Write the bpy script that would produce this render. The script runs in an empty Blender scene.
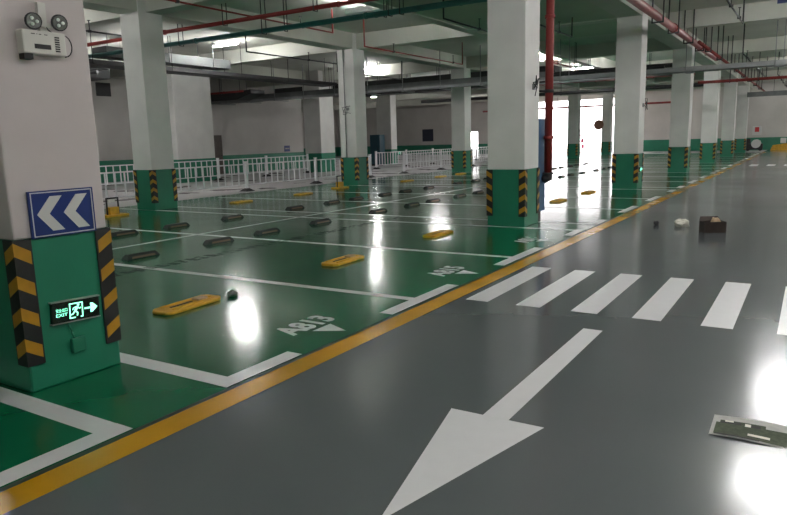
import bpy, bmesh, math, random
from mathutils import Vector, Matrix
random.seed(7)
C = bpy.context.scene.collection
SC = bpy.context.scene
PI = math.pi

# ------------------------------------------------------------------ materials
def mat(name, col, rough=.6, metal=0, spec=.5, noise=0, nscale=4, rnoise=0, bump=0, bscale=30, coat=0, emis=None, estr=0, col2=None):
    m = bpy.data.materials.new(name); m.use_nodes = True
    nt = m.node_tree; b = nt.nodes['Principled BSDF']
    b.inputs['Base Color'].default_value = (*col, 1)
    b.inputs['Roughness'].default_value = rough
    b.inputs['Metallic'].default_value = metal
    b.inputs['Specular IOR Level'].default_value = spec
    b.inputs['Coat Weight'].default_value = coat
    b.inputs['Coat Roughness'].default_value = .05
    if emis:
        b.inputs['Emission Color'].default_value = (*emis, 1); b.inputs['Emission Strength'].default_value = estr
    if noise or rnoise or bump or col2:
        tc = nt.nodes.new('ShaderNodeTexCoord')
        n = nt.nodes.new('ShaderNodeTexNoise'); n.inputs['Scale'].default_value = nscale; n.inputs['Detail'].default_value = 6
        nt.links.new(tc.outputs['Object'], n.inputs['Vector'])
        if noise or col2:
            r = nt.nodes.new('ShaderNodeValToRGB')
            c2 = col2 or tuple(max(0, c*(1-noise)) for c in col)
            r.color_ramp.elements[0].position = .35; r.color_ramp.elements[0].color = (*c2, 1)
            r.color_ramp.elements[1].position = .65; r.color_ramp.elements[1].color = (*col, 1)
            nt.links.new(n.outputs['Fac'], r.inputs['Fac']); nt.links.new(r.outputs['Color'], b.inputs['Base Color'])
        if rnoise:
            mr = nt.nodes.new('ShaderNodeMapRange')
            mr.inputs['From Min'].default_value = .3; mr.inputs['From Max'].default_value = .7
            mr.inputs['To Min'].default_value = max(.02, rough-rnoise); mr.inputs['To Max'].default_value = rough+rnoise
            nt.links.new(n.outputs['Fac'], mr.inputs['Value']); nt.links.new(mr.outputs['Result'], b.inputs['Roughness'])
        if bump:
            n2 = nt.nodes.new('ShaderNodeTexNoise'); n2.inputs['Scale'].default_value = bscale; n2.inputs['Detail'].default_value = 3
            nt.links.new(tc.outputs['Object'], n2.inputs['Vector'])
            bp = nt.nodes.new('ShaderNodeBump'); bp.inputs['Strength'].default_value = bump; bp.inputs['Distance'].default_value = .01
            nt.links.new(n2.outputs['Fac'], bp.inputs['Height']); nt.links.new(bp.outputs['Normal'], b.inputs['Normal'])
    return m

M = {}
M['epoxy_green'] = mat('green_epoxy', (.004, .135, .058), .15, noise=.18, nscale=.35, rnoise=.05, bump=.22, bscale=1.6, spec=.36)
M['epoxy_grey'] = mat('grey_epoxy', (.112, .126, .131), .16, noise=.12, nscale=.3, rnoise=.04, bump=.18, bscale=1.8)
M['epoxy_pale'] = mat('pale_grey_concrete', (.36, .335, .345), .3, noise=.15, nscale=.6, rnoise=.06, bump=.1, bscale=2)
M['yellow_line'] = mat('yellow_line_paint', (.68, .35, .013), .22, noise=.3, nscale=1.2, rnoise=.08, bump=.15, bscale=4)
M['white_line'] = mat('white_line_paint', (.70, .70, .71), .32, noise=.03, nscale=9)
M['joint'] = mat('dark_joint', (.02, .035, .02), .4)
M['tyre'] = mat('tyre_mark', (.002, .010, .006), .6)
M['plaster'] = mat('white_plaster', (.74, .735, .71), .85, noise=.1, nscale=1.3, bump=.2, bscale=9)
M['plaster_warm'] = mat('warm_plaster', (.61, .55, .545), .85, noise=.08, nscale=1.6, bump=.25, bscale=10)
M['wall'] = mat('wall_plaster', (.58, .56, .53), .88, noise=.15, nscale=.5, bump=.2, bscale=5)
M['green_paint'] = mat('green_wall_paint', (.016, .20, .115), .38, noise=.15, nscale=2, bump=.15, bscale=10)
M['ceiling'] = mat('ceiling_paint', (.55, .56, .50), .9, noise=.12, nscale=.8)
M['sage'] = mat('sage_ceiling', (.46, .53, .42), .9, noise=.12, nscale=.7)  # green tone of the lowered panel
M['black_rubber'] = mat('black_rubber', (.012, .012, .013), .55, noise=.4, nscale=8)
M['chev_yellow'] = mat('chevron_yellow', (.46, .23, .015), .4, noise=.15, nscale=12)
M['lock_yellow'] = mat('lock_yellow', (.78, .43, .03), .45, noise=.25, nscale=9)
M['refl_tan'] = mat('reflector_tan', (.12, .065, .03), .4)
M['white_metal'] = mat('white_metal', (.8, .8, .82), .35)
M['grey_metal'] = mat('galvanised_metal', (.30, .31, .31), .5, metal=.3, noise=.2, nscale=3)
M['grey_duct'] = mat('grey_duct', (.16, .17, .17), .55, metal=.3, noise=.25, nscale=2)
M['dark_duct_shade'] = mat('dark_duct_shade', (.045, .048, .048), .6, noise=.3, nscale=2)  # dark grey of the duct and of boxes added as shade
M['dark_metal'] = mat('dark_metal', (.018, .018, .02), .5, noise=.3, nscale=6)
M['red_pipe'] = mat('red_pipe_paint', (.22, .018, .014), .6, noise=.25, nscale=3)
M['teal_pipe'] = mat('teal_pipe_paint', (.03, .15, .14), .35, noise=.2, nscale=3)
M['blue_sign'] = mat('blue_sign', (.008, .028, .16), .4)
M['sign_white'] = mat('sign_white', (.60, .60, .58), .45)
M['steel_rim'] = mat('steel_rim', (.5, .5, .48), .35, metal=.7)
M['glow_green'] = mat('exit_glow', (.1, .9, .6), .4, emis=(.25, 1, .6), estr=.9)
M['exit_black'] = mat('exit_panel', (.004, .012, .008), .25)
M['device_white'] = mat('device_plastic', (.66, .65, .60), .45)
M['lens'] = mat('lamp_lens', (.25, .27, .26), .12, metal=.8)
M['bulb_off'] = mat('bulb_glass', (.8, .85, .8), .08)
M['tube'] = mat('lamp_tube', (.9, .9, .9), .3, emis=(1, .985, .975), estr=150)
M['blue_board'] = mat('blue_board', (.03, .11, .25), .5, noise=.2, nscale=3)
M['teal_cab'] = mat('teal_cabinet', (.015, .07, .10), .45)
M['navy'] = mat('navy_board', (.006, .01, .03), .5)
M['brown_door'] = mat('brown_door', (.11, .085, .07), .6, noise=.2)
M['carton'] = mat('carton_dark', (.035, .022, .016), .75, noise=.3, nscale=9)
M['carton_in'] = mat('carton_tan', (.50, .36, .22), .8)
M['paper'] = mat('paper', (.68, .66, .58), .7)
M['print_green'] = mat('flyer_green', (.045, .065, .03), .8, noise=.45, nscale=40)
M['print_dark'] = mat('flyer_dark', (.03, .03, .027), .8, noise=.4, nscale=60)
M['print_grey'] = mat('flyer_grey', (.42, .42, .40), .75, noise=.15, nscale=30)
M['red_paint'] = mat('red_paint', (.5, .03, .03), .5)
M['pink'] = mat('pink_fabric', (.75, .12, .22), .7)
M['outside'] = mat('outside_ground', (.6, .58, .57), .8, noise=.1)

# ------------------------------------------------------------------ helpers
def box(bm, x0, x1, y0, y1, z0, z1, mi=0):
    vs = [bm.verts.new(p) for p in ((x0,y0,z0),(x1,y0,z0),(x1,y1,z0),(x0,y1,z0),(x0,y0,z1),(x1,y0,z1),(x1,y1,z1),(x0,y1,z1))]
    for f in ((0,3,2,1),(4,5,6,7),(0,1,5,4),(1,2,6,5),(2,3,7,6),(3,0,4,7)):
        bm.faces.new([vs[i] for i in f]).material_index = mi
def quad(bm, pts, mi=0):
    f = bm.faces.new([bm.verts.new(p) for p in pts]); f.material_index = mi; return f
def prism(bm, poly, axis, a, b, mi=0):
    """extrude a 2D polygon between a and b along axis (0,1,2)"""
    def P(u, v, w):
        return (w,u,v) if axis == 0 else ((u,w,v) if axis == 1 else (u,v,w))
    lo = [bm.verts.new(P(u,v,a)) for u,v in poly]; hi = [bm.verts.new(P(u,v,b)) for u,v in poly]
    n = len(poly)
    fs = [bm.faces.new(lo[::-1]), bm.faces.new(hi)]
    for i in range(n): fs.append(bm.faces.new([lo[i], lo[(i+1)%n], hi[(i+1)%n], hi[i]]))
    for f in fs: f.material_index = mi
def tube(bm, p, q, r, n=10, mi=0, r2=None, smooth=True):
    p, q = Vector(p), Vector(q); d = (q-p).normalized()
    a = d.orthogonal().normalized(); b = d.cross(a); r2 = r if r2 is None else r2
    A = [bm.verts.new(p+(a*math.cos(t)+b*math.sin(t))*r) for t in [2*PI*i/n for i in range(n)]]
    B = [bm.verts.new(q+(a*math.cos(t)+b*math.sin(t))*r2) for t in [2*PI*i/n for i in range(n)]]
    for i in range(n):
        f = bm.faces.new([A[i], A[(i+1)%n], B[(i+1)%n], B[i]]); f.material_index = mi; f.smooth = smooth
    bm.faces.new(A[::-1]).material_index = mi; bm.faces.new(B).material_index = mi
def path(bm, pts, r, n=8, mi=0):
    for i in range(len(pts)-1):
        tube(bm, pts[i], pts[i+1], r, n, mi)
    for p in pts[1:-1]:
        ball(bm, p, r*1.02, mi)
def ball(bm, c, r, mi=0, s=(1,1,1), u=10, v=7):
    g = bmesh.ops.create_uvsphere(bm, u_segments=u, v_segments=v, radius=r)
    for w in g['verts']: w.co = Vector((w.co.x*s[0], w.co.y*s[1], w.co.z*s[2])) + Vector(c)
    for f in {f for w in g['verts'] for f in w.link_faces}: f.material_index = mi; f.smooth = True
def obj(name, bm, mats, parent=None, bevel=0, label=None):
    bmesh.ops.recalc_face_normals(bm, faces=bm.faces[:])
    me = bpy.data.meshes.new(name); bm.to_mesh(me); bm.free()
    for m in (mats if isinstance(mats, (list, tuple)) else [mats]): me.materials.append(m)
    o = bpy.data.objects.new(name, me); C.objects.link(o)
    if parent: o.parent = parent
    if bevel:
        md = o.modifiers.new('bevel', 'BEVEL'); md.width = bevel; md.segments = 2; md.limit_method = 'ANGLE'
    if label: o['label'] = label
    return o
def tag(o, label, cat, group=None):
    o['label'] = label; o['category'] = cat
    if group: o['group'] = group
    return o
def thing(name, label, cat, loc=(0,0,0), rz=0, group=None):
    o = bpy.data.objects.new(name, None); C.objects.link(o)
    o.location = loc; o.rotation_euler = (0,0,rz); o.empty_display_size = .2
    return tag(o, label, cat, group)
def struct(name, bm, mats, parent=None, bevel=0):
    o = obj(name, bm, mats, parent, bevel)
    if not parent: o['kind'] = 'structure'
    return o
def dup(root, loc, label, rz=None):
    r = root.copy(); C.objects.link(r); r.location = loc; r['label'] = label
    if rz is not None: r.rotation_euler = (0,0,rz)
    for ch in list(root.children):
        c = ch.copy(); C.objects.link(c); c.parent = r
        for g in list(ch.children):
            d = g.copy(); C.objects.link(d); d.parent = c
    return r
NB = bmesh.new
ORD = ['nearest', 'second', 'third', 'fourth', 'fifth', 'sixth', 'seventh', 'eighth', 'ninth', 'tenth', 'eleventh', 'twelfth', 'thirteenth', 'fourteenth', 'fifteenth', 'sixteenth', 'seventeenth', 'eighteenth', 'nineteenth', 'twentieth']
def nth(i): return ORD[i]

XR, XM, XL = -4.19, -13.79, -22.9      # +X faces of the three pillar rows
Y0, SP, PW = 2.19, 8.79, .69           # first pillar, spacing, pillar width
SLAB, SOF = 5.25, 4.74

# ------------------------------------------------------------------ floor
bm = NB()
YE = 62.0
quad(bm, [(-3.11,-4,0),(3.6,-4,0),(3.6,YE,0),(-3.11,YE,0)], 1)
quad(bm, [(-15.6,-4,0),(-3.11,-4,0),(-3.11,54.8,0),(-15.6,54.8,0)], 0)
quad(bm, [(-15.6,54.8,0),(-3.11,54.8,0),(-3.11,YE,0),(-15.6,YE,0)], 2)
quad(bm, [(-46,-4,0),(-15.6,-4,0),(-15.6,YE,0),(-46,YE,0)], 2)
floor = struct('floor', bm, [M['epoxy_green'], M['epoxy_grey'], M['epoxy_pale']])
def paint(name, polys, m, z=.002, label=None):
    bm = NB()
    for p in polys: quad(bm, [(x,y,z) for x,y in p])
    o = obj(name, bm, m, floor, label=label)
    for f in o.data.polygons:
        if f.normal.z < 0: f.flip()
    return o
def rect(x0,x1,y0,y1): return [(x0,y0),(x1,y0),(x1,y1),(x0,y1)]
paint('edge_line', [rect(-3.07,-2.87,-4,56)], M['yellow_line'], .003, 'yellow painted line along the edge of the aisle')
paint('edge_joint', [rect(-3.115,-3.07,-4,56)], M['joint'], .0015, 'thin dark joint beside the yellow line')
ln = []
for k in range(0, 6):
    b = SP*k
    ln += [2.11+b, 2.97+b, 5.53+b, 8.10+b]
for i, y in enumerate(ln):
    near = i < 2
    w = .075 if near else .055
    if y > 54: continue
    xb = -9.18 if y < 6 else -15.2
    if y > 46: xb = -9.18
    paint('stall_line', [rect(xb, -3.13, y-w, y+w)], M['white_line'], .002, 'white painted stall line across the green floor')
# thick end strips along the aisle edge
for k in range(0, 6):
    b = SP*k
    for (a, c) in ((2.185+b-1.45 if k == 0 else 2.185+b-.72, 2.185+b), (2.90+b, 3.66+b), (4.93+b, 6.28+b), (7.52+b, 8.97+b if k == 0 else 8.82+b)):
        if c < 55: paint('stall_end_strip', [rect(-3.27,-3.125,a,c)], M['white_line'], .0035, 'short thick white strip ending a stall line at the aisle')
paint('center_line', [rect(-9.23,-9.13,3.0,20.2)], M['white_line'], .0045, 'long white line between the two back to back rows of stalls')
for j, x in enumerate((-2.79,-2.27,-1.75,-1.22,-.68,-.14,.4,.94,1.48)):
    paint('crosswalk_stripe', [rect(x, x+.235, 5.74, 7.6)], M['white_line'], .002, 'white painted crosswalk stripe')
for j, x in enumerate((-2.4,-1.72,-1.05,-.38)):
    paint('crosswalk_stripe', [rect(x, x+.32, 33.8, 35.4)], M['white_line'], .002, 'white painted stripe of the far crosswalk')
bm = NB()
quad(bm, [(-1.49,3.27,.002),(-1.335,3.27,.002),(-1.335,5.25,.002),(-1.49,5.25,.002)])
f = bm.faces.new([bm.verts.new(p) for p in ((-1.42,2.08,.002),(-1.13,3.28,.002),(-1.69,3.28,.002))])
o = obj('direction_arrow', bm, M['white_line'], floor, label='large white painted arrow pointing toward the viewer')
def text_mesh(name, s, size, m, parent, extr=0, label=None, bold=0):
    cu = bpy.data.curves.new(name, 'FONT'); cu.body = s; cu.size = size; cu.extrude = extr; cu.offset = bold
    cu.align_x = 'CENTER'; cu.align_y = 'CENTER'
    t = bpy.data.objects.new(name, cu); C.objects.link(t)
    dg = bpy.context.evaluated_depsgraph_get(); me = bpy.data.meshes.new_from_object(t.evaluated_get(dg))
    bpy.data.objects.remove(t)
    me.materials.clear(); me.materials.append(m)
    o = bpy.data.objects.new(name, me); C.objects.link(o); o.parent = parent
    xs = [v.co.x for v in me.vertices]; ys = [v.co.y for v in me.vertices]
    cx, cy = (min(xs)+max(xs))/2, (min(ys)+max(ys))/2
    w, h = max(xs)-min(xs), max(ys)-min(ys)
    for v in me.vertices: v.co.x -= cx; v.co.y -= cy
    if label: o['label'] = label
    return o, w, h
for s, y in (('A813', 4.30), ('A815', 6.93), ('A816', 9.63)):
    o, w, h = text_mesh('stall_number', s, .3, M['white_line'], floor, 0, 'white stall number %s painted on the green floor' % s, .012)
    o.location = (-3.63, y, .0025); o.rotation_euler = (0,0,PI/2); o.scale = (.60/w, .27/h, 1)
    bm = NB(); bm.faces.new([bm.verts.new(p) for p in ((-3.20,y+.02,.0025),(-3.45,y+.13,.0025),(-3.45,y-.12,.0025))])
    obj('stall_triangle', bm, M['white_line'], floor, label='small white painted triangle beside the stall number')
# tyre marks: two dashed bands crossing the stalls
bm = NB()
for i in range(46):
    yy = 5.0 + i*.17
    for c in range(4):
        x = -7.35 + (yy-5)*.02 + c*.055 + random.uniform(-.01,.01)
        if random.random() < (.85 if yy < 9.5 else .45):
            box(bm, x, x+.035, yy, yy+random.uniform(.05,.13), .0005, .0022)
obj('tyre_mark', bm, M['tyre'], floor, label='dark tyre tread marks crossing the green stalls')

# ------------------------------------------------------------------ walls
def wall_seg(name, x0, x1, y0, y1, top=SLAB, band=1.0, m='wall', parent=None):
    bm = NB(); box(bm, x0,x1,y0,y1,band,top,0); box(bm, x0,x1,y0,y1,0,band,1)
    return struct(name, bm, [M[m], M['green_paint']], parent)
wall_seg('wall_right', 3.6, 3.8, -4, YE+.3)
wall_seg('wall_front', -46, 3.8, -4.2, -4)
wb = wall_seg('wall_back', -13.0, 3.8, YE, YE+.3)
wall_seg('wall_far_left', -46.2, -46, -4, YE+.3)
# left wall with its jogs
wl = wall_seg('wall_left', -28.2, -27.6, -4, 33.5)
wall_seg('wall_left_return', -46, -28.2, 33.2, 33.5, parent=wl)
# back wall left of the opening
bm = NB()
for (a, b) in ((-46, -29.6), (-28.6, -24.0)):
    box(bm, a,b,YE,YE+.3,1.0,SLAB,0); box(bm, a,b,YE,YE+.3,0,1.0,1)
box(bm, -29.6,-28.6,YE,YE+.3,2.2,SLAB,0)
box(bm, -24.0,-13.0,YE,YE+.3,4.75,SLAB,0)
struct('wall_back_left', bm, [M['wall'], M['green_paint']])
# ground outside the opening, with a low parapet wall
bm = NB(); quad(bm, [(-46,YE+.3,-.02),(-4,YE+.3,-.02),(-4,YE+22,-.02),(-46,YE+22,-.02)])
struct('ground', bm, M['outside'])

# ------------------------------------------------------------------ ceiling
bm = NB(); box(bm, -46.2,3.8,-4.2,YE+.3,SLAB,SLAB+.2)
ceil = struct('ceiling', bm, M['ceiling'])
def beam(x0,x1,y0,y1,z0=SOF,m='ceiling',name='ceiling_beam'):
    bm = NB(); box(bm, x0,x1,y0,y1,z0,SLAB+.01); return obj(name, bm, M[m], ceil)
for X in (XR, XM, XL):
    beam(X-PW+.02, X-.02, -3.9, YE-.02)
for k in range(-0, 7):
    y = Y0 + SP*k
    beam(-45.9, XL-PW, y+.12, y+.57); beam(XL, XM-PW, y+.12, y+.57); beam(XM, -9.25, y+.12, y+.57)
    if k >= 2: beam(-8.95, XR-PW, y+.12, y+.57)
for k in range(-1, 6):
    y = 5.5 + SP*k
    if y < 60: beam(XR, 3.58, y, y+.35)
beam(-9.25, -8.95, -3.9, YE-.02)
bm = NB(); box(bm, -8.95, XR-PW+.02, -3.9, 22.9, SOF+.03, SLAB+.01)
obj('ceiling_panel', bm, M['sage'], ceil, label='lower sage green ceiling panel')

# ------------------------------------------------------------------ pillars
def guard_mesh(h0=.18, h1=1.0):
    """angle shaped rubber corner guard with chevrons; corner at the origin, legs run -X (on the -Y face) and +Y (on the +X face)"""
    bm = NB(); t, w = .012, .105
    poly = [(-w,0),(-w,-t),(t,-t),(t,w),(0,w),(0,0)]
    prism(bm, poly, 2, h0, h1, 0)
    n, per, th, e = 4, (h1-h0)/4., .085, .0015
    for i in range(n):
        zt = h0 + per*(i+.93); ww = w-.010; sl = .065
        quad(bm, [(t+e,-t-e,zt),(t+e,ww,zt-sl),(t+e,ww,zt-sl-th),(t+e,-t-e,zt-th)], 1)
        quad(bm, [(t+e,-t-e,zt),(-ww,-t-e,zt-sl),(-ww,-t-e,zt-sl-th),(t+e,-t-e,zt-th)], 1)
    bmesh.ops.recalc_face_normals(bm, faces=bm.faces[:])
    me = bpy.data.meshes.new('corner_guard'); bm.to_mesh(me); bm.free()
    me.materials.append(M['black_rubber']); me.materials.append(M['chev_yellow'])
    return me
GUARD = guard_mesh()
def pillar(X, Y, label, w=PW, d=PW, guards=True, m='plaster', top=None, green=1.0):
    """corner at (X,Y); body runs -X and +Y"""
    t = thing('pillar', label, 'pillar', (X, Y, 0), group=None)
    bm = NB()
    box(bm, -w, 0, 0, d, green, (top or SLAB), 0); box(bm, -w-.004, .004, -.004, d+.004, 0, green, 1)
    bmesh.ops.remove_doubles(bm, verts=bm.verts[:], dist=.0001)
    obj('shaft', bm, [M[m], M['green_paint']], t, bevel=.012)
    if guards:
        for (x, y, r) in ((.004,-.004,0), (.004,d+.004,PI/2), (-w-.004,-.004,-PI/2)):
            g = bpy.data.objects.new('corner_guard', GUARD); C.objects.link(g); g.parent = t
            g.location = (x, y, 0); g.rotation_euler = (0,0,r)
            g['label'] = 'black and yellow chevron guard on the pillar corner'
    return t
names1 = ['large pinkish white pillar with green base nearest the viewer at left, carrying the blue arrow sign',
 'wide white pillar with green base in the middle of the photo, red standpipe on its right',
 'white pillar with green base right of the two bright openings, green exit light on its base',
 'white pillar with green base, fourth along the yellow line',
 'white pillar with green base, fifth along the yellow line',
 'white pillar with green base, sixth along the yellow line',
 'white pillar with green base, farthest along the yellow line']
for k in range(7):
    pillar(XR, Y0+SP*k+(.035 if k == 0 else 0), names1[k], m='plaster_warm' if k == 0 else 'plaster', d=PW-(.035 if k == 0 else 0))
names2 = {1: 'white pillar with green base behind the nearest pillar, in front of the railing at left',
 2: 'white pillar with green base and a cable scribble, left of centre at the railing',
 3: 'slim far white pillar with green base just left of the middle pillar',
 4: 'white pillar hidden behind the middle pillar',
 5: 'white pillar with green base standing against the bright opening, left one',
 6: 'white pillar with green base standing against the bright opening, right one, holding a round mirror'}
for k, n in names2.items():
    if k == 4: continue
    pillar(XM, Y0+SP*k-.1, n)
pillar(-22.95, 19.5, 'thick white wall pier behind the railing, right of the brown door recess', w=.9, d=2.1, guards=False)
pillar(-22.1, 28.3, 'thick dark sided white pillar between the far railing and the cable scribbled pillar', w=1.1, d=1.2, guards=False)
pillar(-23.3, 37.2, 'slim far white pillar beside the dark blue cabinet', w=1.1, d=.7, guards=False)
pillar(-28.7, 46.0, 'thin far white pillar right of the dark blue cabinet', w=.5, d=.5, guards=False)

# ------------------------------------------------------------------ things on the nearest pillar (face X = XR, facing +X)
FX = XR + .004
# blue double chevron sign
t = thing('direction_sign', 'blue rectangular sign with two white chevrons pointing left on the nearest pillar', 'sign', (FX, 2.56, 1.145), 0)
t.rotation_euler = (0, 0, 0)
bm = NB(); box(bm, 0,.02,-.225,.225,-.15,.15); obj('sign_plate', bm, M['blue_sign'], t, bevel=.002)
bm = NB()
for (a,b,c,d) in ((-.213,.213,.135,.142),(-.213,.213,-.142,-.135),(-.213,-.206,-.142,.142),(.206,.213,-.142,.142)):
    box(bm, .02,.0215,a,b,c,d)
obj('border', bm, M['sign_white'], t, label='thin white border')
for y0 in (-.18, 0.0):
    bm = NB()
    prism(bm, [(y0,0),(y0+.095,.112),(y0+.178,.112),(y0+.083,0),(y0+.178,-.112),(y0+.095,-.112)], 0, .0202, .0222)
    obj('chevron', bm, M['sign_white'], t, label='white chevron pointing left')
# exit sign
def exit_sign(loc, label, rz=0):
    t = thing('exit_sign', label, 'exit sign', loc, rz)
    bm = NB(); box(bm, 0,.028,-.183,.183,-.075,.075); obj('housing', bm, M['exit_black'], t, bevel=.004)
    bm = NB(); box(bm, 0,.031,-.187,.187,.073,.081); box(bm, 0,.031,-.187,.187,-.081,-.073); obj('rim', bm, M['steel_rim'], t, label='metal rim strips')
    # door frame + running man
    bm = NB(); x0, x1 = .0285, .0296
    for (a,b,c,d) in ((-.055,-.047,-.052,.052),(.042,.05,-.052,.052),(-.055,.05,.046,.054),(-.055,-.01,-.056,-.048),(.03,.05,-.056,-.048)):
        box(bm, x0,x1,a,b,c,d)
    def limb(p, q, w):
        (a,b),(c,d) = p,q; l = math.hypot(c-a,d-b); nx, ny = -(d-b)/l*w/2, (c-a)/l*w/2
        prism(bm, [(a+nx,b+ny),(c+nx,d+ny),(c-nx,d-ny),(a-nx,b-ny)], 0, x0, x1)
    limb((.008,.024),(-.012,-.006),.018); limb((.008,.022),(.026,.008),.008); limb((.026,.008),(.034,.016),.007)
    limb((.004,.024),(-.022,.018),.008); limb((-.022,.018),(-.03,.004),.007)
    limb((-.012,-.006),(.008,-.018),.010); limb((.008,-.018),(.004,-.042),.009); limb((-.014,-.008),(-.03,-.026),.010); limb((-.03,-.026),(-.046,-.028),.008)
    prism(bm, [(.014+.009*math.cos(a), .036+.009*math.sin(a)) for a in [i*PI/5 for i in range(10)]], 0, x0, x1)
    obj('running_figure', bm, M['glow_green'], t, label='glowing green running figure in a doorway')
    bm = NB(); prism(bm, [(.062,.006),(.11,.006),(.108,.034),(.126,.034),(.165,0),(.126,-.034),(.108,-.034),(.11,-.006),(.062,-.006)], 0, x0, x1)
    obj('arrow', bm, M['glow_green'], t, label='glowing green arrow pointing right')
    for s, z, hh in (('安全出口', .016, .026), ('EXIT', -.018, .022)):
        o, w, h = text_mesh('lettering', s, .03, M['glow_green'], t, 0, 'glowing green lettering')
        o.location = (.0292, -.112, z); o.rotation_euler = (PI/2, 0, PI/2); o.scale = (.085/w, hh/h, 1)
    return t
es = exit_sign((FX+.004, 2.565, .482), 'glowing green exit sign with running figure on the base of the nearest pillar')
es.rotation_euler = (math.radians(-3), 0, 0); es.scale = (1, .94, .94)
dup(es, (FX, Y0+2*SP+.33, .55), 'tiny green glowing exit sign on the third pillar of the yellow line row').rotation_euler = (0,0,0)
dup(es, (-22.9, 37.5, .75), 'tiny far green exit light on a slim pillar behind the railing').rotation_euler = (0,0,0)
# junction box and conduit under the sign
t = thing('junction_box', 'small green painted junction box under the exit sign', 'junction box', (FX, 2.56, .24))
bm = NB(); box(bm, 0,.035,-.05,.05,-.05,.05); obj('housing', bm, M['green_paint'], t, bevel=.006)
bm = NB(); path(bm, [(.012,-.02,.05),(.012,-.035,.10),(.012,-.055,.165)], .007); obj('conduit', bm, M['green_paint'], t)
# emergency light
t = thing('emergency_light', 'white twin head emergency light mounted high on the nearest pillar', 'emergency light', (FX, 2.53, 2.21))
bm = NB(); box(bm, 0,.075,-.14,.14,-.07,.07); obj('housing', bm, M['device_white'], t, bevel=.008)
bm = NB(); box(bm, .0755,.078,-.07,.035,-.04,-.012); obj('display_window', bm, M['black_rubber'], t, label='dark display window')
bm = NB()
for i in range(7): box(bm, .0755,.078,.065,.095,-.05+i*.014,-.042+i*.014)
obj('vent_slot', bm, M['black_rubber'], t, label='dark vent slots')
bm = NB()
for i, (a, b) in enumerate(((-.085,-.06),(-.05,-.045),(-.035,-.02),(0,.01),(.012,.02))): box(bm, .0755,.0765,a,b,.045,.05)
obj('indicator', bm, M['dark_metal'], t)
bm = NB(); box(bm, .005,.06,-.135,-.075,-.105,-.07); obj('socket_block', bm, M['black_rubber'], t, bevel=.003)
for y, z in ((-.055,.125), (.115,.135)):
    bm = NB(); d = Vector((1, -.15, -.12)).normalized(); c = Vector((.055, y, z))
    tube(bm, c-d*.035, c+d*.008, .026, 18, 0, .049); tube(bm, c+d*.008, c+d*.02, .051, 18, 0, .051)
    lh = obj('lamp_head', bm, M['dark_metal'], t, label='round lamp head')
    bm = NB(); tube(bm, c+d*.02, c+d*.022, .044, 18, 0)
    obj('lens', bm, M['lens'], lh)
    bm = NB()
    for a in range(3): ball(bm, c+d*.024+Vector((0,.02*math.cos(a*2.1),.02*math.sin(a*2.1))), .011)
    obj('bulb', bm, M['bulb_off'], lh)
bm = NB(); box(bm, 0,.03,.005,.055,.06,.25); box(bm, .03,.05,.0,.06,.10,.125); tube(bm, (.04,-.055,.1),(.04,.115,.11),.008)
obj('bracket', bm, M['device_white'], t)
bm = NB(); pts = [(.04,.03,.12),(.05,.045,.085),(.05,.08,.062)]
pts += [(.05,.14+.055*math.sin(a), -.005-.068*-math.cos(a)) for a in [i*PI/8 for i in range(9)]]
path(bm, pts, .0035, 6); obj('cable', bm, M['dark_metal'], t, label='looping thin cable')

# small cable outlets on other pillars
def outlet(loc, label, axis):
    t = thing('cable_outlet', label, 'cable outlet', loc, 0 if axis == 'x' else -PI/2)
    bm = NB(); box(bm, 0,.04,-.05,.05,-.05,.05); obj('box', bm, M['grey_metal'], t, bevel=.005)
    bm = NB(); rnd = random.Random(hash(loc[1]) % 97)
    p = [(.04,0,0)]
    for i in range(9): p.append((.05+rnd.random()*.08, rnd.uniform(-.2,.2), rnd.uniform(-.2,.2)))
    path(bm, p, .008, 5); obj('wire_loop', bm, M['dark_metal'], t)
    return t
outlet((XR, Y0+SP+.38, 2.4), 'small box with loose wires on the narrow side of the middle pillar', 'x')
outlet((XR, Y0+2*SP+.4, 2.35), 'small box with loose wires on the pillar right of the bright openings', 'x')
outlet((XM-.30, Y0+2*SP-.1, 2.7), 'tangle of loose wires on the pillar at the railing left of centre', 'y')
bm = NB(); tube(bm, (XM-.42, Y0+2*SP-.12, 1.0),(XM-.42, Y0+2*SP-.12, SOF), .018); tag(obj('conduit', bm, M['grey_metal']), 'thin grey conduit running up the pillar with loose wires', 'conduit')

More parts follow.
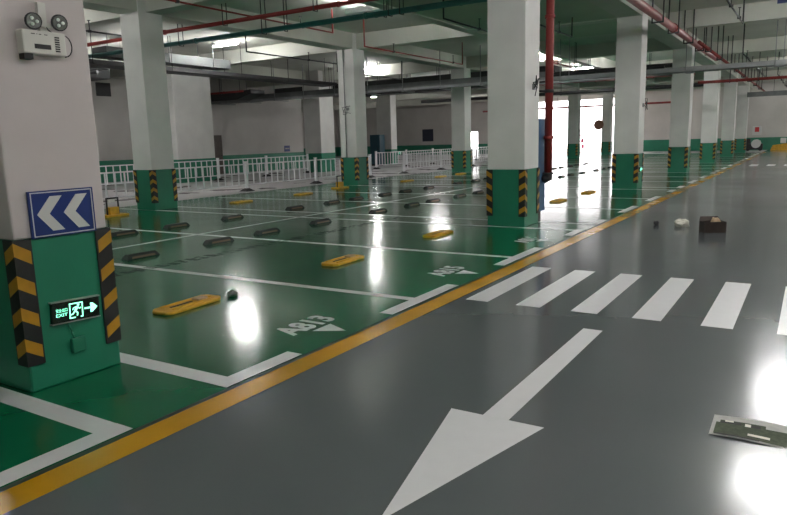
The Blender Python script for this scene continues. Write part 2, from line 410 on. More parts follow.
# ------------------------------------------------------------------ wheel stops
def wheel_stop(loc, label):
    t = thing('wheel_stop', label, 'wheel stop', loc)
    bm = NB(); prism(bm, [(-.075,0),(-.06,.045),(-.035,.07),(.035,.07),(.06,.045),(.075,0)], 1, -.28, .28)
    for v in bm.verts:
        if abs(v.co.y) > .27: v.co.y *= 1 - v.co.z*2.6
    obj('body', bm, M['black_rubber'], t, bevel=.008)
    for s in (-1, 1):
        bm = NB(); quad(bm, [(s*.0717,-.20,.010),(s*.0717,.20,.010),(s*.0620,.185,.039),(s*.0620,-.185,.039)])
        for v in bm.verts: v.co.x += s*.0015
        obj('reflector_strip', bm, M['refl_tan'], t, label='faded tan reflector strip')
    return t
ST = []   # stall centres
for k in range(0, 6):
    ST += [4.25+SP*k, 6.81+SP*k, 9.48+SP*k]
ws = None
for X, row, g in ((-8.1, 'front row', 'wheel stops of the front stalls'), (-10.5, 'back row', 'wheel stops of the back stalls')):
    n = 0
    for y in ST:
        if y > 38: continue
        for dy in (-.75, .75):
            yy = y + dy
            n += 1
            if yy < 4.5: continue
            if -8.1 == X and 18.6 < yy < 22.8: pass
            lab = 'black rubber wheel stop, %s along the %s, %s side of the long line' % (nth(min(n-1,19)) if n <= 20 else 'distant', row, 'near' if X > -9 else 'far')
            if ws is None:
                ws = wheel_stop((X, yy, 0), lab); w_ = ws
            else: w_ = dup(ws, (X+random.uniform(-.02,.02), yy, 0), lab, random.uniform(-.03,.03))
            w_['group'] = g

# ------------------------------------------------------------------ folded yellow parking locks
def parking_lock(loc, label):
    t = thing('parking_lock', label, 'parking lock', loc)
    bm = NB(); poly = []
    L, Wd = .37, .135
    poly = [(-Wd,-L+.06),(-Wd+.05,-L),(Wd-.05,-L),(Wd,-L+.06),(Wd,L-.06),(Wd-.05,L),(-Wd+.05,L),(-Wd,L-.06)]
    prism(bm, poly, 2, 0, .035); obj('base_plate', bm, M['lock_yellow'], t, bevel=.012)
    bm = NB(); path(bm, [(-.085,-.27,.038),(-.085,.27,.038),(.085,.27,.038),(.085,-.27,.038)], .011); obj('folding_arm', bm, M['lock_yellow'], t)
    bm = NB(); box(bm, -.05,.05,.10,.23,.035,.058); obj('lock_box', bm, M['carton_in'], t, bevel=.008)
    bm = NB(); box(bm, -.012,.012,-.22,.06,.036,.042); obj('slot', bm, M['dark_metal'], t)
    return t
lk = None
for i, y in enumerate((4.32, 6.95, 9.6, 13.1, 15.75, 18.3)):
    lab = ['yellow folded parking lock nearest the viewer, in the stall marked A813', 'yellow folded parking lock in the stall marked A815', 'yellow folded parking lock beside the stall marked A816, left of the middle pillar',
        'yellow folded parking lock behind the middle pillar', 'yellow folded parking lock right of the middle pillar, on the bright floor reflection', 'yellow folded parking lock right of the middle pillar, the farther one'][i]
    if i == 3: continue
    if lk is None: lk = parking_lock((-5.12, y, 0), lab); l_ = lk; lk.rotation_euler = (0,0,.06)
    else: l_ = dup(lk, (-5.15, y, 0), lab, .04)
    l_['group'] = 'parking locks of the front stalls'
for i, (y, lab) in enumerate(((13.25,'pale yellow folded parking lock near the railing, right of the left white pillar'), (15.9,'pale yellow folded parking lock near the railing, between the two railing pillars'),
    (22.15,'yellow folded parking lock near the railing, just right of the wired pillar'), (24.9,'small far yellow folded parking lock in front of the black fence feet'), (27.0,'far yellow folded parking lock at the foot of the slim far pillar'))):
    l_ = dup(lk, (-13.2 if i < 4 else -13.3, y, 0), lab, PI/2*.0 + .02); l_['group'] = 'parking locks of the back stalls'
def raised_lock(loc, label, rz=0):
    t = thing('parking_barrier', label, 'parking barrier', loc, rz)
    bm = NB(); prism(bm, [(-.16,-.3),(.16,-.3),(.2,-.2),(.2,.2),(.16,.3),(-.16,.3),(-.2,.2),(-.2,-.2)], 2, 0, .05); obj('base_plate', bm, M['lock_yellow'], t, bevel=.012)
    bm = NB(); box(bm, -.08,.08,-.14,.1,.05,.22); obj('lock_box', bm, M['lock_yellow'], t, bevel=.01)
    bm = NB(); path(bm, [(0,-.16,.05),(0,-.16,.42),(0,.14,.42),(0,.14,.05)], .02); obj('folding_arm', bm, M['dark_metal'], t)
    bm = NB(); box(bm, -.03,.03,-.13,.04,.33,.40); obj('cap', bm, M['device_white'], t, bevel=.005)
    return t
raised_lock((-13.65, 9.6, 0), 'yellow parking barrier standing upright, just right of the nearest pillar')
raised_lock((-13.6, 18.35, 0), 'yellow parking barrier at the foot of the pillar with loose wires')

# ------------------------------------------------------------------ railings
def railing(X, Y, n, L, label, dirn=(0,1), group='white metal railings', endpost=True):
    """n panels of length L from (X,Y) along dirn; the posts are parts"""
    a = math.atan2(dirn[0], dirn[1])
    t = thing('railing', label, 'railing', (X, Y, 0), -a, group)
    for i in range(n+1):
        y = i*L
        bm = NB(); box(bm, -.045,.045,y-.045,y+.045,.05,.97); prism(bm, [(-.05,y-.05),(.05,y-.05),(.05,y+.05),(-.05,y+.05)], 2, .97, 1.0)
        p = obj('post', bm, M['white_metal'], t)
        bm = NB()
        vs = [(-.2,-.2,0),(.2,-.2,0),(.2,.2,0),(-.2,.2,0),(-.06,-.06,.10),(.06,-.06,.10),(.06,.06,.10),(-.06,.06,.10)]
        V = [bm.verts.new((vx, vy+y, vz)) for vx,vy,vz in vs]
        for f in ((0,3,2,1),(4,5,6,7),(0,1,5,4),(1,2,6,5),(2,3,7,6),(3,0,4,7)): bm.faces.new([V[j] for j in f])
        obj('foot', bm, M['black_rubber'], t, bevel=.01, label='black rubber foot')
        if i < n:
            bm = NB(); y0, y1 = y+.045, y+L-.045
            box(bm, -.02,.02,y0,y1,.88,.92); box(bm, -.02,.02,y0,y1,.20,.235)
            m = int((y1-y0)/.29)
            for j in range(1, m): 
                yy = y0 + (y1-y0)*j/m
                box(bm, -.012,.012,yy-.02,yy+.02,.235,.88)
            obj('panel', bm, M['white_metal'], t)
    return t
railing(-16.2, 9.05, 4, 3.76, 'front white railing running behind the left pillar to the wired pillar')
railing(-16.4, 27.25, 3, 3.76, 'front white railing right of the wired pillar, behind the slim far pillar')
railing(-22.6, 15.1, 4, 3.15, 'rear white railing behind the front railing at left')
railing(-20.7, 31.4, 5, 3.3, 'rear white railing in front of the dark blue cabinet')

# ------------------------------------------------------------------ pipes, ducts, trays
def hang_rods(t, pts, r=.012, m='dark_metal', name='hanger'):
    for (x,y,z) in pts:
        bm = NB(); tube(bm, (x,y,z),(x,y,SLAB), r, 6); obj(name, bm, M[m], t)
def flanges(bm, pts, ax, r):
    for p in pts:
        d = Vector((1,0,0)) if ax == 'x' else Vector((0,1,0))
        tube(bm, Vector(p)-d*.03, Vector(p)+d*.03, r, 12)
def xpipe(name, x0, x1, y, z, r, m, label, hangs=(), cat='pipe', trap=False):
    t = thing(name, label, cat, (0,0,0))
    bm = NB(); tube(bm, (x0,y,z),(x1,y,z), r, 14); flanges(bm, [(x0+(x1-x0)*f,y,z) for f in (.2,.5,.8)], 'x', r*1.3)
    obj('pipe_run', bm, M[m], t)
    for x in hangs:
        bm = NB(); d = r+.02
        top = SOF if -8.95 < x < XR-PW and y < 22.9 else SLAB
        path(bm, [(x,y-d,top),(x,y-d,z-d),(x,y+d,z-d),(x,y+d,top)], .012, 6); obj('hanger', bm, M['dark_metal'], t)
    return t
def ypipe(name, x, y0, y1, z, r, m, label, hangs=(), cat='pipe'):
    t = thing(name, label, cat, (0,0,0))
    bm = NB(); tube(bm, (x,y0,z),(x,y1,z), r, 14); flanges(bm, [(x,y,z) for y in hangs[::2]], 'y', r*1.25)
    obj('pipe_run', bm, M[m], t)
    for y in hangs:
        bm = NB(); d = r+.03
        path(bm, [(x-d,y,SLAB+.01),(x-d,y,z-d),(x+d,y,z-d),(x+d,y,SLAB+.01)], .02, 6); obj('hanger', bm, M['dark_metal'], t)
    return t
xpipe('fire_pipe', -24, -5.2, 12.3, 4.5, .05, 'red_pipe', 'dark red fire main crossing the upper left under the ceiling', hangs=(-15.5,-12.4,-9.6,-7.0))
xpipe('water_pipe', -24, -5.2, 13.35, 4.4, .06, 'teal_pipe', 'teal pipe crossing the upper left just below the red fire main', hangs=(-15.2,-12.1,-8.3,-8.0))
xpipe('water_pipe', -12.5, -5.2, 13.62, 4.42, .035, 'teal_pipe', 'thin teal pipe alongside the thicker teal pipe', hangs=(-11.6,-8.6,-6))
ypipe('fire_pipe', -3.5, -3, 30, 4.4, .10, 'red_pipe', 'thick red fire main running away above the yellow line at upper right', hangs=[3.4,8.5,14.0,18.2,20.4,23.0,25.4])
ypipe('fire_pipe', -3.05, 22, 55, 4.15, .05, 'red_pipe', 'thinner dark red pipe above the row of distant pillars at right', hangs=[24,27,30.2,33,36.5,40,44,48])
xpipe('fire_pipe', -5, 3.55, 36.3, 3.93, .07, 'red_pipe', 'red pipe crossing the aisle beyond the cable tray', hangs=(-3.6,-2.4,-1))
xpipe('fire_pipe', -14, -4.9, 34.5, 4.25, .07, 'red_pipe', 'red pipe crossing above the bright openings, the nearer one', hangs=(-12,-9.5))
xpipe('fire_pipe', -26, -9, 57.5, 3.95, .08, 'red_pipe', 'far red pipe crossing in front of the bright openings', hangs=(-22,-19,-12))
xpipe('fire_pipe', -30, -23.5, 24.2, 4.1, .05, 'red_pipe', 'thin orange red pipe over the far left recess', hangs=(-27,-25))

def branch(x, y0, y1, z, heads, label, m='red_pipe', top=SLAB+.01, r=.022, drop=.25):
    t = thing('sprinkler_pipe', label, 'sprinkler pipe', (0,0,0))
    bm = NB(); path(bm, [(x,y0,top),(x,y0,z),(x,y1,z),(x,y1,top if y1-y0 > 2 else z+drop)], r, 8); obj('pipe_run', bm, M[m], t)
    for y in heads:
        bm = NB(); tube(bm, (x,y,z-.03),(x,y,z+.03), .05, 8); tube(bm, (x,y,z),(x,y,z+drop), .013, 6); tube(bm, (x,y,z+drop),(x,y,z+drop+.01), .04, 8)
        obj('sprinkler_head', bm, M['dark_metal'], t)
    return t
branch(-11.75, 8.0, 15.8, 4.6, (10.3,14.4), 'thin red sprinkler branch crossing under the fire main at upper left')
branch(-11.9, 17.6, 24.4, 4.42, (19.3,23.6), 'thin red sprinkler branch right of the wired pillar')
branch(-14.9, 15.6, 21.4, 4.35, (18.6,), 'thin dark sprinkler branch left of the wired pillar', 'dark_metal')
branch(-7.6, 14.6, 17.4, 4.35, (16.6,), 'thin black sprinkler branch left of the middle pillar top', 'dark_metal', top=SOF+.03)
branch(-5.9, 14.9, 19.0, 4.25, (16.3,17.9), 'thin black sprinkler branch right of the middle pillar top', 'dark_metal', top=SOF+.03)
branch(-15.3, 8.6, 12.0, 4.40, (10.6,), 'thin black sprinkler branch between the nearest pillar and the left pillar', 'dark_metal')
branch(-16.5, 22.4, 27.4, 4.35, (24.9,), 'thin dark sprinkler branch over the railing under the bright ceiling', 'dark_metal')
branch(-9.6, 26.9, 34.0, 4.62, (29,32.5), 'dark red sprinkler branch beyond the cable tray right of the middle pillar')
branch(-1.9, 17.5, 21.6, 4.5, (18.5,20.5), 'thin dark sprinkler branch over the aisle at upper right', 'dark_metal')
branch(-2.3, 26.8, 40, 4.2, (28.5,31,34,37), 'long dark sprinkler branch over the far aisle', 'dark_metal')
branch(-1.7, 38, 50, 4.2, (40,42.5,45,48), 'farthest dark sprinkler branch over the aisle', 'dark_metal')

# standpipe right of the middle pillar
t = thing('standpipe', 'dark red vertical standpipe just right of the middle pillar', 'pipe', (-4.105, 11.95, 0))
bm = NB(); tube(bm, (0,0,.86),(0,0,SLAB+.01), .072, 16); tube(bm, (0,0,1.5),(0,0,1.56), .09, 16); tube(bm, (0,0,3.6),(0,0,3.66), .09, 16)
obj('pipe_run', bm, M['red_pipe'], t)
bm = NB(); path(bm, [(0,0,.9),(0,0,.82),(-.09,0,.76)], .078, 12); tube(bm, (0,0,.86),(0,0,.9), .10, 12); obj('elbow', bm, M['dark_metal'], t, label='dark flanged elbow at the lower end')
bm = NB(); tube(bm, (0,0,2.35),(-.2,-.3,2.35), .02, 8); tube(bm, (0,0,2.32),(0,0,2.38), .085, 12); obj('bracket', bm, M['dark_metal'], t)
# cable tray and duct crossing everything at Y = 26
t = thing('cable_tray', 'long grey cable tray crossing the aisle and pillars below the ceiling', 'cable tray', (0,0,0))
bm = NB(); box(bm, -9.0,3.55,25.7,26.05,3.62,3.645); box(bm, -9.0,3.55,25.7,25.715,3.62,3.80); box(bm, -9.0,3.55,26.035,26.05,3.62,3.80)
obj('trough', bm, M['grey_metal'], t)
for x in (-8.4,-6.2,-3.95,-1.25,1):
    bm = NB(); tube(bm, (x,25.68,3.60),(x,25.68,SLAB), .016, 6); tube(bm, (x+.22,26.07,3.60),(x+.22,26.07,SLAB), .016, 6); box(bm, x-.03,x+.25,25.66,26.09,3.59,3.62)
    obj('hanger', bm, M['grey_metal'], t)
t = thing('air_duct', 'long grey ventilation duct crossing the left half below the ceiling', 'air duct', (0,0,0))
bm = NB(); box(bm, -30,-9.0,25.7,26.6,3.74,4.02)
obj('duct_run', bm, M['grey_duct'], t)
bm = NB(); box(bm, -30,-9.0,25.66,25.7,3.70,3.80); obj('flange_rail', bm, M['grey_metal'], t)
for i in range(10):
    x = -26.5+i*1.85
    bm = NB(); tube(bm, (x,25.64,3.66),(x,25.64,SLAB), .02, 6); box(bm, x-.04,x+.04,25.62,26.64,3.65,3.70); obj('hanger', bm, M['grey_metal'], t)
t = thing('air_duct', 'dark bulky ventilation box over the far left recess', 'air duct', (0,0,0))
bm = NB(); box(bm, -27.4,-24.4,24.6,25.6,3.75,4.15); prism(bm, [(-24.4,3.75),(-23.4,4.0),(-23.4,4.2),(-24.4,4.15)], 1, 24.6, 25.6); obj('housing', bm, M['dark_metal'], t, bevel=.02)
hang_rods(t, [(-27.2,25.1,4.15),(-24.6,25.1,4.15)])
t = thing('air_duct', 'grey square duct running away at upper left, open ended', 'air duct', (0,0,0))
bm = NB(); box(bm, -19.6,-18.9,13.6,18.9,4.38,4.70); obj('duct_run', bm, M['grey_duct'], t, bevel=.01)
for y in (14.2, 16, 18):
    bm = NB(); path(bm, [(-18.86,y,SLAB+.01),(-18.86,y,4.36),(-19.64,y,4.36),(-19.64,y,SLAB+.01)], .016, 6); obj('hanger', bm, M['grey_metal'], t)
t = thing('cable_tray', 'thick black cable bundle tray running away at upper left', 'cable tray', (0,0,0))
bm = NB(); box(bm, -19.6,-18.8,8,25.4,4.1,4.15); box(bm, -18.8,-18.77,8,25.4,4.1,4.24)
obj('trough', bm, M['dark_metal'], t)
bm = NB()
for i in range(6): tube(bm, (-19.5+i*.12,8,4.19),(-19.5+i*.12+random.uniform(-.03,.03),25.4,4.19+random.uniform(0,.02)), .04, 6)
obj('cable', bm, M['black_rubber'], t)
hang_rods(t, [(x,y,4.1) for x in (-19.66,-18.75) for y in (10,13,16,19.3,22,24.5)])
# dark pipe bundles beyond the duct
for i, (y, z, r, xa, xb, lab) in enumerate(((27.6,4.0,.07,-24,-5,'dark pipe crossing just behind the long duct'), (29.6,4.25,.09,-24,-5,'second dark pipe crossing behind the long duct'),
        (32.0,4.2,.12,-22,-5,'thick dark pipe crossing behind the long duct'), (39,4.0,.10,-22,-5,'far dark pipe crossing left of the openings'))):
    xpipe('service_pipe', xa, xb, y, z, r, 'dark_metal', lab, hangs=(xa+3.2, xa+6.1, xa+9.3, xa+12.4, xa+15.6))
t = thing('air_duct', 'wide dark duct right of the middle pillar, upper box added to darken the ceiling', 'air duct', (0,0,0))
bm = NB(); box(bm, -27,-10.2,30.4,31.4,4.22,4.72); box(bm, -22,-5.2,30.4,31.4,3.98,4.22); obj('duct_run', bm, M['dark_duct_shade'], t, bevel=.01)  # upper box added to darken the ceiling, lower box is the duct
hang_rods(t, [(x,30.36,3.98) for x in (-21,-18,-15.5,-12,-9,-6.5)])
t = thing('air_duct', 'dark wide box added as shade in the bay behind the left pillar', 'air duct', (0,0,0))
bm = NB(); box(bm, -27.5,-23.8,16.2,17.2,4.25,5.1); obj('duct_run', bm, M['dark_duct_shade'], t, bevel=.01)  # dark box stands in for the shade of the recess
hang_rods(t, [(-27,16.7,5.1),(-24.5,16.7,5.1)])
for i in range(4): xpipe('service_pipe', -27.5, -21.5, 14.6+i*.45, 4.05+i*.16, .06, 'dark_metal', '%s of four dark pipes in the bay behind the left pillar' % ['lowest','second lowest','third','highest'][i], hangs=(-26,-23))
t = thing('cable_tray', 'far grey tray crossing the aisle near the back wall', 'cable tray', (0,0,0))
bm = NB(); box(bm, -3.9,3.55,50,50.3,3.72,4.02); obj('trough', bm, M['grey_duct'], t)
hang_rods(t, [(-2.4,50.15,4.02),(-1,50.15,4.02)])

# hanging blue sign at upper right
t = thing('hanging_sign', 'blue sign hanging from the ceiling at the upper right edge', 'sign', (-.55, 18.3, 4.40))
bm = NB(); box(bm, -.38,.6,-.02,.02,0,.42); obj('sign_plate', bm, M['blue_sign'], t, bevel=.004)
hang = NB(); tube(hang, (-.2,0,.42),(-.2,0,SLAB-4.40), .012, 6); tube(hang, (.45,0,.42),(.45,0,SLAB-4.40), .012, 6); obj('hanger', hang, M['grey_metal'], t)

# ------------------------------------------------------------------ lamps (tube battens)
def lamp(loc, label, rz=0, rods=True):
    t = thing('tube_lamp', label, 'lamp', loc, rz, None)
    bm = NB(); box(bm, -.62,.62,-.03,.03,.03,.075); obj('housing', bm, M['white_metal'], t)
    bm = NB(); tube(bm, (-.6,0,0),(.6,0,0), .02, 10); obj('tube', bm, M['tube'], t, label='glowing white tube')
    bm = NB(); top = SLAB - loc[2]
    for s in (-.5,.5): tube(bm, (s,0,.075),(s,0,top), .006, 6)
    obj('hanger', bm, M['grey_metal'], t)
    return t
L0 = lamp((-.1, 8.0, 4.6), 'tube lamp over the aisle crosswalk')
i = 0
for y in (-1.2, 3.2, 13.4, 18.4, 22.8, 27.5, 32.5, 37.5, 42.5, 47.5, 52, 57):
    dup(L0, (-.2 if 10 < y < 20 else 1.7, y, 5.0 if 10 < y < 20 else 4.6), 'tube lamp over the aisle, %s in line from the near end' % nth(min(i,18))); i += 1
i = 0
for x, y in ((-17.5,8.6), (-18.0,17.8), (-19.0,28.1), (-20,37.4), (-22,46.8), (-22,55.0)):
    dup(L0, (x, y, 5.05), 'tube lamp over the railing lane, %s in line' % nth(i)); i += 1
for x, y, lab in ((-25.5,10,'tube lamp in the left side bay behind the nearest pillar'), (-26,40,'tube lamp over the side bay near the dark blue cabinet'),
        (-9.8,28.4,'tube lamp over the stalls just right of the top of the middle pillar'), (-10.9,5.0,'tube lamp over the nearest stalls above the A813 stall row'),
        (-10.6,36.2,'tube lamp over the stalls beyond the dark ducts'), (-37,48,'tube lamp in the farthest bay at left'), (-9,57,'added tube lamp brightening the back wall right of the bright openings'), (-7.4,33,'tube lamp behind the ducts left of the third aisle pillar')):  # lamp before the back wall is added to brighten that wall
    dup(L0, (x, y, 5.05 if x > -20 else 4.6), lab)
# lamp over the stalls; its trough is made up to steer the light
t = thing('made_up_trough_lamp', 'lamp in a made up trough, lighting the ceiling and beam left of the middle pillar top', 'lamp', (-10.05, 15.2, 4.93))
bm = NB(); box(bm, -.7,.7,-.14,.10,-.05,-.035); box(bm, -.7,.7,-.155,-.14,-.05,.08)  # housing shaped to light the beam and hide the tubes from view
obj('housing', bm, M['white_metal'], t)
for yy in (-.05,.05):
    bm = NB(); tube(bm, (-.6,yy,0),(.6,yy,0), .02, 10); obj('tube', bm, M['tube'], t, label='glowing white tube')
for xx in (-.5,.5):
    bm = NB(); tube(bm, (xx,0,-.035),(xx,0,SLAB-4.93+.01), .006, 6); obj('hanger', bm, M['grey_metal'], t)
dup(L0, (-20.35, 15.7, 4.8), 'added tube lamp hidden behind the left pillar, brightening the wall pier', PI/2)  # added out of view to light the side of the wall pier
# ------------------------------------------------------------------ things on the ground and far walls
t = thing('hydrant_cabinet', 'blue metal cabinet mounted behind the right edge of the middle pillar', 'cabinet', (-4.87, Y0+SP+PW+.03, 0))
bm = NB(); box(bm, 0,.665,0,.38,.19,1.87); obj('body', bm, M['blue_board'], t, bevel=.01)
bm = NB(); box(bm, .04,.625,.38,.40,.24,1.82); d_ = obj('door', bm, M['blue_board'], t, bevel=.006)
bm = NB(); box(bm, .54,.57,.40,.43,.95,1.1); obj('handle', bm, M['dark_metal'], d_)
bm = NB(); box(bm, .06,.10,.05,.33,0,.19); obj('leg', bm, M['dark_metal'], t)
bm = NB(); box(bm, .56,.60,.05,.33,0,.19); obj('leg', bm, M['dark_metal'], t)
def cabinet(x, y, w, d, h, label, m):
    t = thing('electrical_cabinet', label, 'cabinet', (x,y,0))
    bm = NB(); box(bm, 0,w,0,d,.08,h); obj('body', bm, M[m], t, bevel=.01)
    bm = NB(); box(bm, .04,w-.04,-.02,0,.12,h-.05); dr = obj('door', bm, M[m], t, bevel=.006)
    bm = NB(); box(bm, w*.8,w*.84,-.04,-.02,h*.5,h*.6); obj('handle', bm, M['dark_metal'], dr)
    bm = NB(); box(bm, .03,w-.03,.03,d-.03,0,.08); obj('plinth', bm, M['dark_metal'], t)
cabinet(-24.3, 36.2, .75, .6, 1.95, 'tall dark blue cabinet behind the rear railing', 'teal_cab')
# brown door in the left wall
bm = NB(); box(bm, -27.62,-27.55,25.6,26.5,0,2.1); o = struct('door_1', bm, M['brown_door'], bevel=.01)
bm = NB(); tube(bm, (-27.55,26.38,1.0),(-27.5,26.38,1.0), .025, 8); obj('door_handle', bm, M['dark_metal'], o)
def board(x,y,z,w,h,label,m,ax,name='wall_sign'):
    t = thing(name, label, 'sign', (x,y,z))
    bm = NB()
    if ax == 'x': box(bm, 0,.03,-w/2,w/2,-h/2,h/2)
    else: box(bm, -w/2,w/2,-.03,0,-h/2,h/2)
    obj('sign_plate', bm, M[m], t, bevel=.005)
    bm = NB()
    if ax == 'x': box(bm, .03,.034,-w/2+.06,w/2-.06,-h*.1,h*.1)
    else: box(bm, -w/2+.06,w/2-.06,-.034,-.03,-h*.1,h*.1)
    if m == 'blue_sign': obj('stripe', bm, M['grey_metal'], t)
    else: bm.free()
board(-27.6, 19.5, 4.2, .75, .6, 'dark panel high on the left wall between the two nearest pillars', 'dark_metal', 'x')
board(-27.6, 31.9, 1.25, .5, .36, 'small blue plate low on the left wall above the rear railing', 'blue_sign', 'x')
board(-34.3, YE, 2.0, 1.3, 1.25, 'dark square notice on the far back wall left of the slim pillar', 'navy', 'y')
t = thing('fire_cabinet', 'small red and white fire point on the back wall at far right', 'fire point', (-3.95, YE, 1.55))
bm = NB(); box(bm, -.32,.32,-.15,0,-.35,.35); obj('housing', bm, M['sign_white'], t, bevel=.02)
bm = NB(); box(bm, -.15,.15,-.17,-.15,-.1,.28); obj('door', bm, M['red_paint'], t, bevel=.01)
t = thing('cleaning_machine', 'dark low machine with a pale round drum by the far back wall', 'machine', (-3.9, 59.6, 0))
bm = NB(); box(bm, -.7,.55,-.3,.3,.1,.55); box(bm, -.65,-.3,-.25,.25,.55,.95); obj('body', bm, M['black_rubber'], t, bevel=.05)
bm = NB(); tube(bm, (.1,-.34,.55),(.1,.3,.55), .33, 18); obj('drum', bm, M['sign_white'], t, label='pale round drum')
bm = NB(); path(bm, [(-.6,0,.9),(-.85,0,1.15),(-1.0,0,1.1)], .03); obj('handle', bm, M['dark_metal'], t)
for s in (-.45,.4):
    bm = NB(); tube(bm, (s,-.32,.13),(s,-.24,.13), .13, 14); tube(bm, (s,.24,.13),(s,.32,.13), .13, 14); obj('wheel', bm, M['black_rubber'], t)
t = thing('floor_barrier', 'small yellow barrier with a white top by the far back wall at the right edge', 'barrier', (-2.1, 60.2, 0))
bm = NB(); prism(bm, [(-.75,0),(.5,0),(.4,.55),(-.6,.4)], 1, -.15, .15); obj('body', bm, M['lock_yellow'], t, bevel=.02)
bm = NB(); box(bm, -.1,.3,-.12,.12,.55,.95); obj('cap', bm, M['sign_white'], t, bevel=.03)
# round mirror on the right back pillar
t = thing('convex_mirror', 'round brown backed mirror on the left edge of the pillar in the bright opening', 'mirror', (XM-PW-.2, Y0+6*SP-.25, 2.35))
bm = NB(); tube(bm, (0,-.05,0),(0,.0,0), .36, 20, 0, .40); obj('dish', bm, mat('mirror_back', (.22,.10,.06), .5), t)
bm = NB(); tube(bm, (0,0,0),(.2,.12,0), .03, 8); obj('bracket', bm, M['dark_metal'], t)
t = thing('banner_stand', 'slim pink banner on a stand in the bright opening', 'banner', (-17.9, 60.6, 0))
bm = NB(); tube(bm, (0,0,0),(0,0,2.1), .03, 8); obj('pole', bm, M['grey_metal'], t)
bm = NB()
for i, (a,b,c,d) in enumerate(((-.3,.3,1.9,2.0),(-.1,.3,1.5,1.62),(-.3,0,1.3,1.42),(.1,.35,.9,1.3),(-.2,.1,1.0,1.1),(.15,.4,.4,.75))): box(bm, a,b,-.05,-.035,c,d)
obj('banner_cloth', bm, M['pink'], t, label='pink pieces of banner cloth')
bm = NB(); tube(bm, (0,0,0),(0,0,.06), .3, 14); obj('base', bm, M['dark_metal'], t)

# carton, crumpled paper, stone, flyer
t = thing('carton', 'dark brown open cardboard carton with tan paper inside, on the grey aisle', 'box', (-1.26, 11.45, 0), .5)
bm = NB(); w, d, h, th = .165, .11, .17, .006
box(bm, -w,w,-d,d,0,th); box(bm, -w,w,-d,-d+th,th,h); box(bm, -w,w,d-th,d,th,h); box(bm, -w,-w+th,-d+th,d-th,th,h); box(bm, w-th,w,-d+th,d-th,th,h)
obj('body', bm, M['carton'], t)
bm = NB()
V = [bm.verts.new(p) for p in ((-w,d,h),(w,d,h),(w-.03,d+.05,h+.06),(-w+.03,d+.05,h+.06))]; bm.faces.new(V)
o = obj('flap', bm, M['carton'], t); md = o.modifiers.new('s','SOLIDIFY'); md.thickness = .005
bm = NB(); ball(bm, (.05,.02,.165), .07, s=(1,.8,.9), u=9, v=6)
for v in bm.verts: v.co += Vector([random.uniform(-.015,.015) for _ in range(3)])
obj('packing_paper', bm, M['carton_in'], t, label='tan crumpled paper')
def scrap(name, loc, r, s, m, label, cat, seed, amp=.25):
    rnd = random.Random(seed); bm = NB(); ball(bm, (0,0,r*s[2]*.9), r, s=s, u=12, v=8)
    for v in bm.verts: v.co += Vector([rnd.uniform(-r*amp,r*amp) for _ in range(3)])*1.0; v.co.z = max(v.co.z, .001)
    o = obj(name, bm, M[m]); o.location = loc
    for p in o.data.polygons: p.use_smooth = False
    return tag(o, label, cat)
scrap('crumpled_paper', (-1.79, 11.95, 0), .115, (1,1.1,.5), 'paper', 'crumpled pale paper scrap left of the carton on the aisle', 'litter', 3)
scrap('rubble_piece', (-2.2, 12.0, 0), .045, (1,1,.8), 'dark_metal', 'small dark lump on the aisle left of the crumpled paper', 'litter', 5)
scrap('rag', (-5.03, 4.83, 0), .045, (1.2,1.3,.7), 'grey_metal', 'small grey rag at the end of the nearest parking lock', 'litter', 9)
t = thing('flyer', 'printed landscape flyer lying on the grey aisle at the lower right', 'flyer', (-.36, 3.60, 0), math.radians(1))
bm = NB(); N = 8; L = .46; Wd = .29
def fz(u, v): return .004 + .004*math.sin(u*5)+ .003*math.cos(v*4+u*3)
def strip(bm, u0,u1,v0,v1, dz, mi=0):
    for i in range(N):
        a = u0+(u1-u0)*i/N; b = u0+(u1-u0)*(i+1)/N
        quad(bm, [(a*L,v0*Wd,fz(a,v0)+dz),(b*L,v0*Wd,fz(b,v0)+dz),(b*L,v1*Wd,fz(b,v1)+dz),(a*L,v1*Wd,fz(a,v1)+dz)], mi)
for j in range(6): strip(bm, 0,1,j/6,(j+1)/6, 0)
bmesh.ops.remove_doubles(bm, verts=bm.verts[:], dist=.0001)
o = obj('sheet', bm, M['print_grey'], t); md = o.modifiers.new('s','SOLIDIFY'); md.thickness = .0015
bm = NB(); strip(bm, .04,.99,.06,.36,.0022,0); strip(bm, .04,.99,.36,.66,.0022,0); strip(bm, .08,.55,.66,.78,.0022,0)
obj('printed_landscape', bm, M['print_green'], t, label='dark green printed picture')
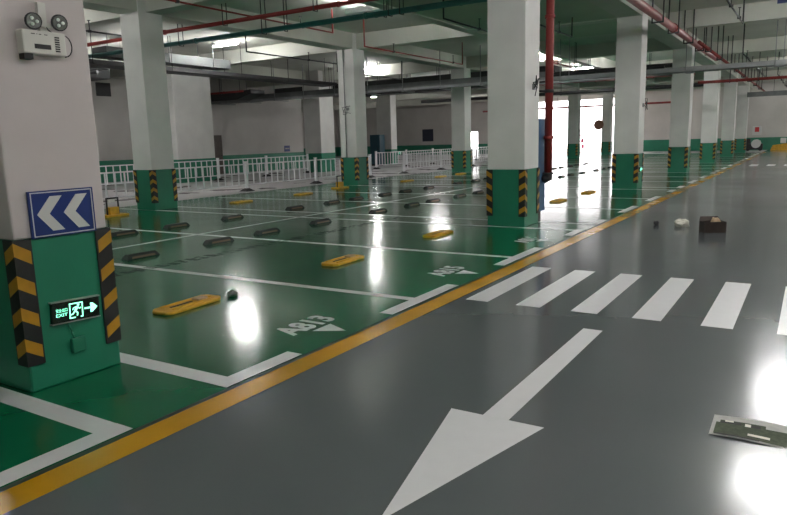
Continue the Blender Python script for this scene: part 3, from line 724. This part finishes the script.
for a in ((.09,.30,.62,.74), (.36,.50,.60,.72), (.05,.5,.03,.10)):
    bm = NB(); strip(bm, *a, .0032, 0); obj('printed_band', bm, M['print_dark'], t)
for a in ((.38,.6,.20,.30), (.13,.22,.70,.76), (.34,.40,.60,.72)):
    bm = NB(); strip(bm, *a, .0040, 0); obj('printed_caption', bm, M['paper'], t)

# ------------------------------------------------------------------ world, light, camera
w = bpy.data.worlds.new('World'); SC.world = w; w.use_nodes = True
bg = w.node_tree.nodes['Background']; bg.inputs[0].default_value = (1, .955, .975, 1); bg.inputs[1].default_value = 3.0
def portal(x, z, sx, sz):
    l = bpy.data.lights.new('portal', 'AREA'); l.shape = 'RECTANGLE'; l.size = sx; l.size_y = sz; l.cycles.is_portal = True
    o = bpy.data.objects.new('daylight_portal', l); C.objects.link(o); o.location = (x, YE+.32, z); o.rotation_euler = (-PI/2, 0, 0)
portal(-18.5, 2.375, 11, 4.75)

cam = bpy.data.cameras.new('Camera'); co = bpy.data.objects.new('Camera', cam); C.objects.link(co); SC.camera = co
f, pitch, roll, yaw = 665.6992, .1737, -.0276, .5611
fw = Vector((-math.sin(yaw)*math.cos(pitch), math.cos(yaw)*math.cos(pitch), -math.sin(pitch)))
r = Vector((math.cos(yaw), math.sin(yaw), 0)); u = r.cross(fw)
r2 = r*math.cos(roll)+u*math.sin(roll); u2 = -r*math.sin(roll)+u*math.cos(roll)
mw = Matrix((( r2.x,u2.x,-fw.x,0),(r2.y,u2.y,-fw.y,0),(r2.z,u2.z,-fw.z,1.55),(0,0,0,1)))
co.matrix_world = mw
cam.sensor_width = 36; cam.sensor_fit = 'HORIZONTAL'; cam.lens = f/787*36; cam.clip_start = .05; cam.clip_end = 300

SC.view_settings.view_transform = 'Standard'; SC.view_settings.look = 'None'; SC.view_settings.gamma = 1
SC.view_settings.exposure = 1.68
SC.cycles.use_denoising = True
SC.cycles.max_bounces = 7; SC.cycles.diffuse_bounces = 4; SC.cycles.glossy_bounces = 3
SC.cycles.sample_clamp_indirect = 6
SC.cycles.caustics_reflective = False; SC.cycles.caustics_refractive = False
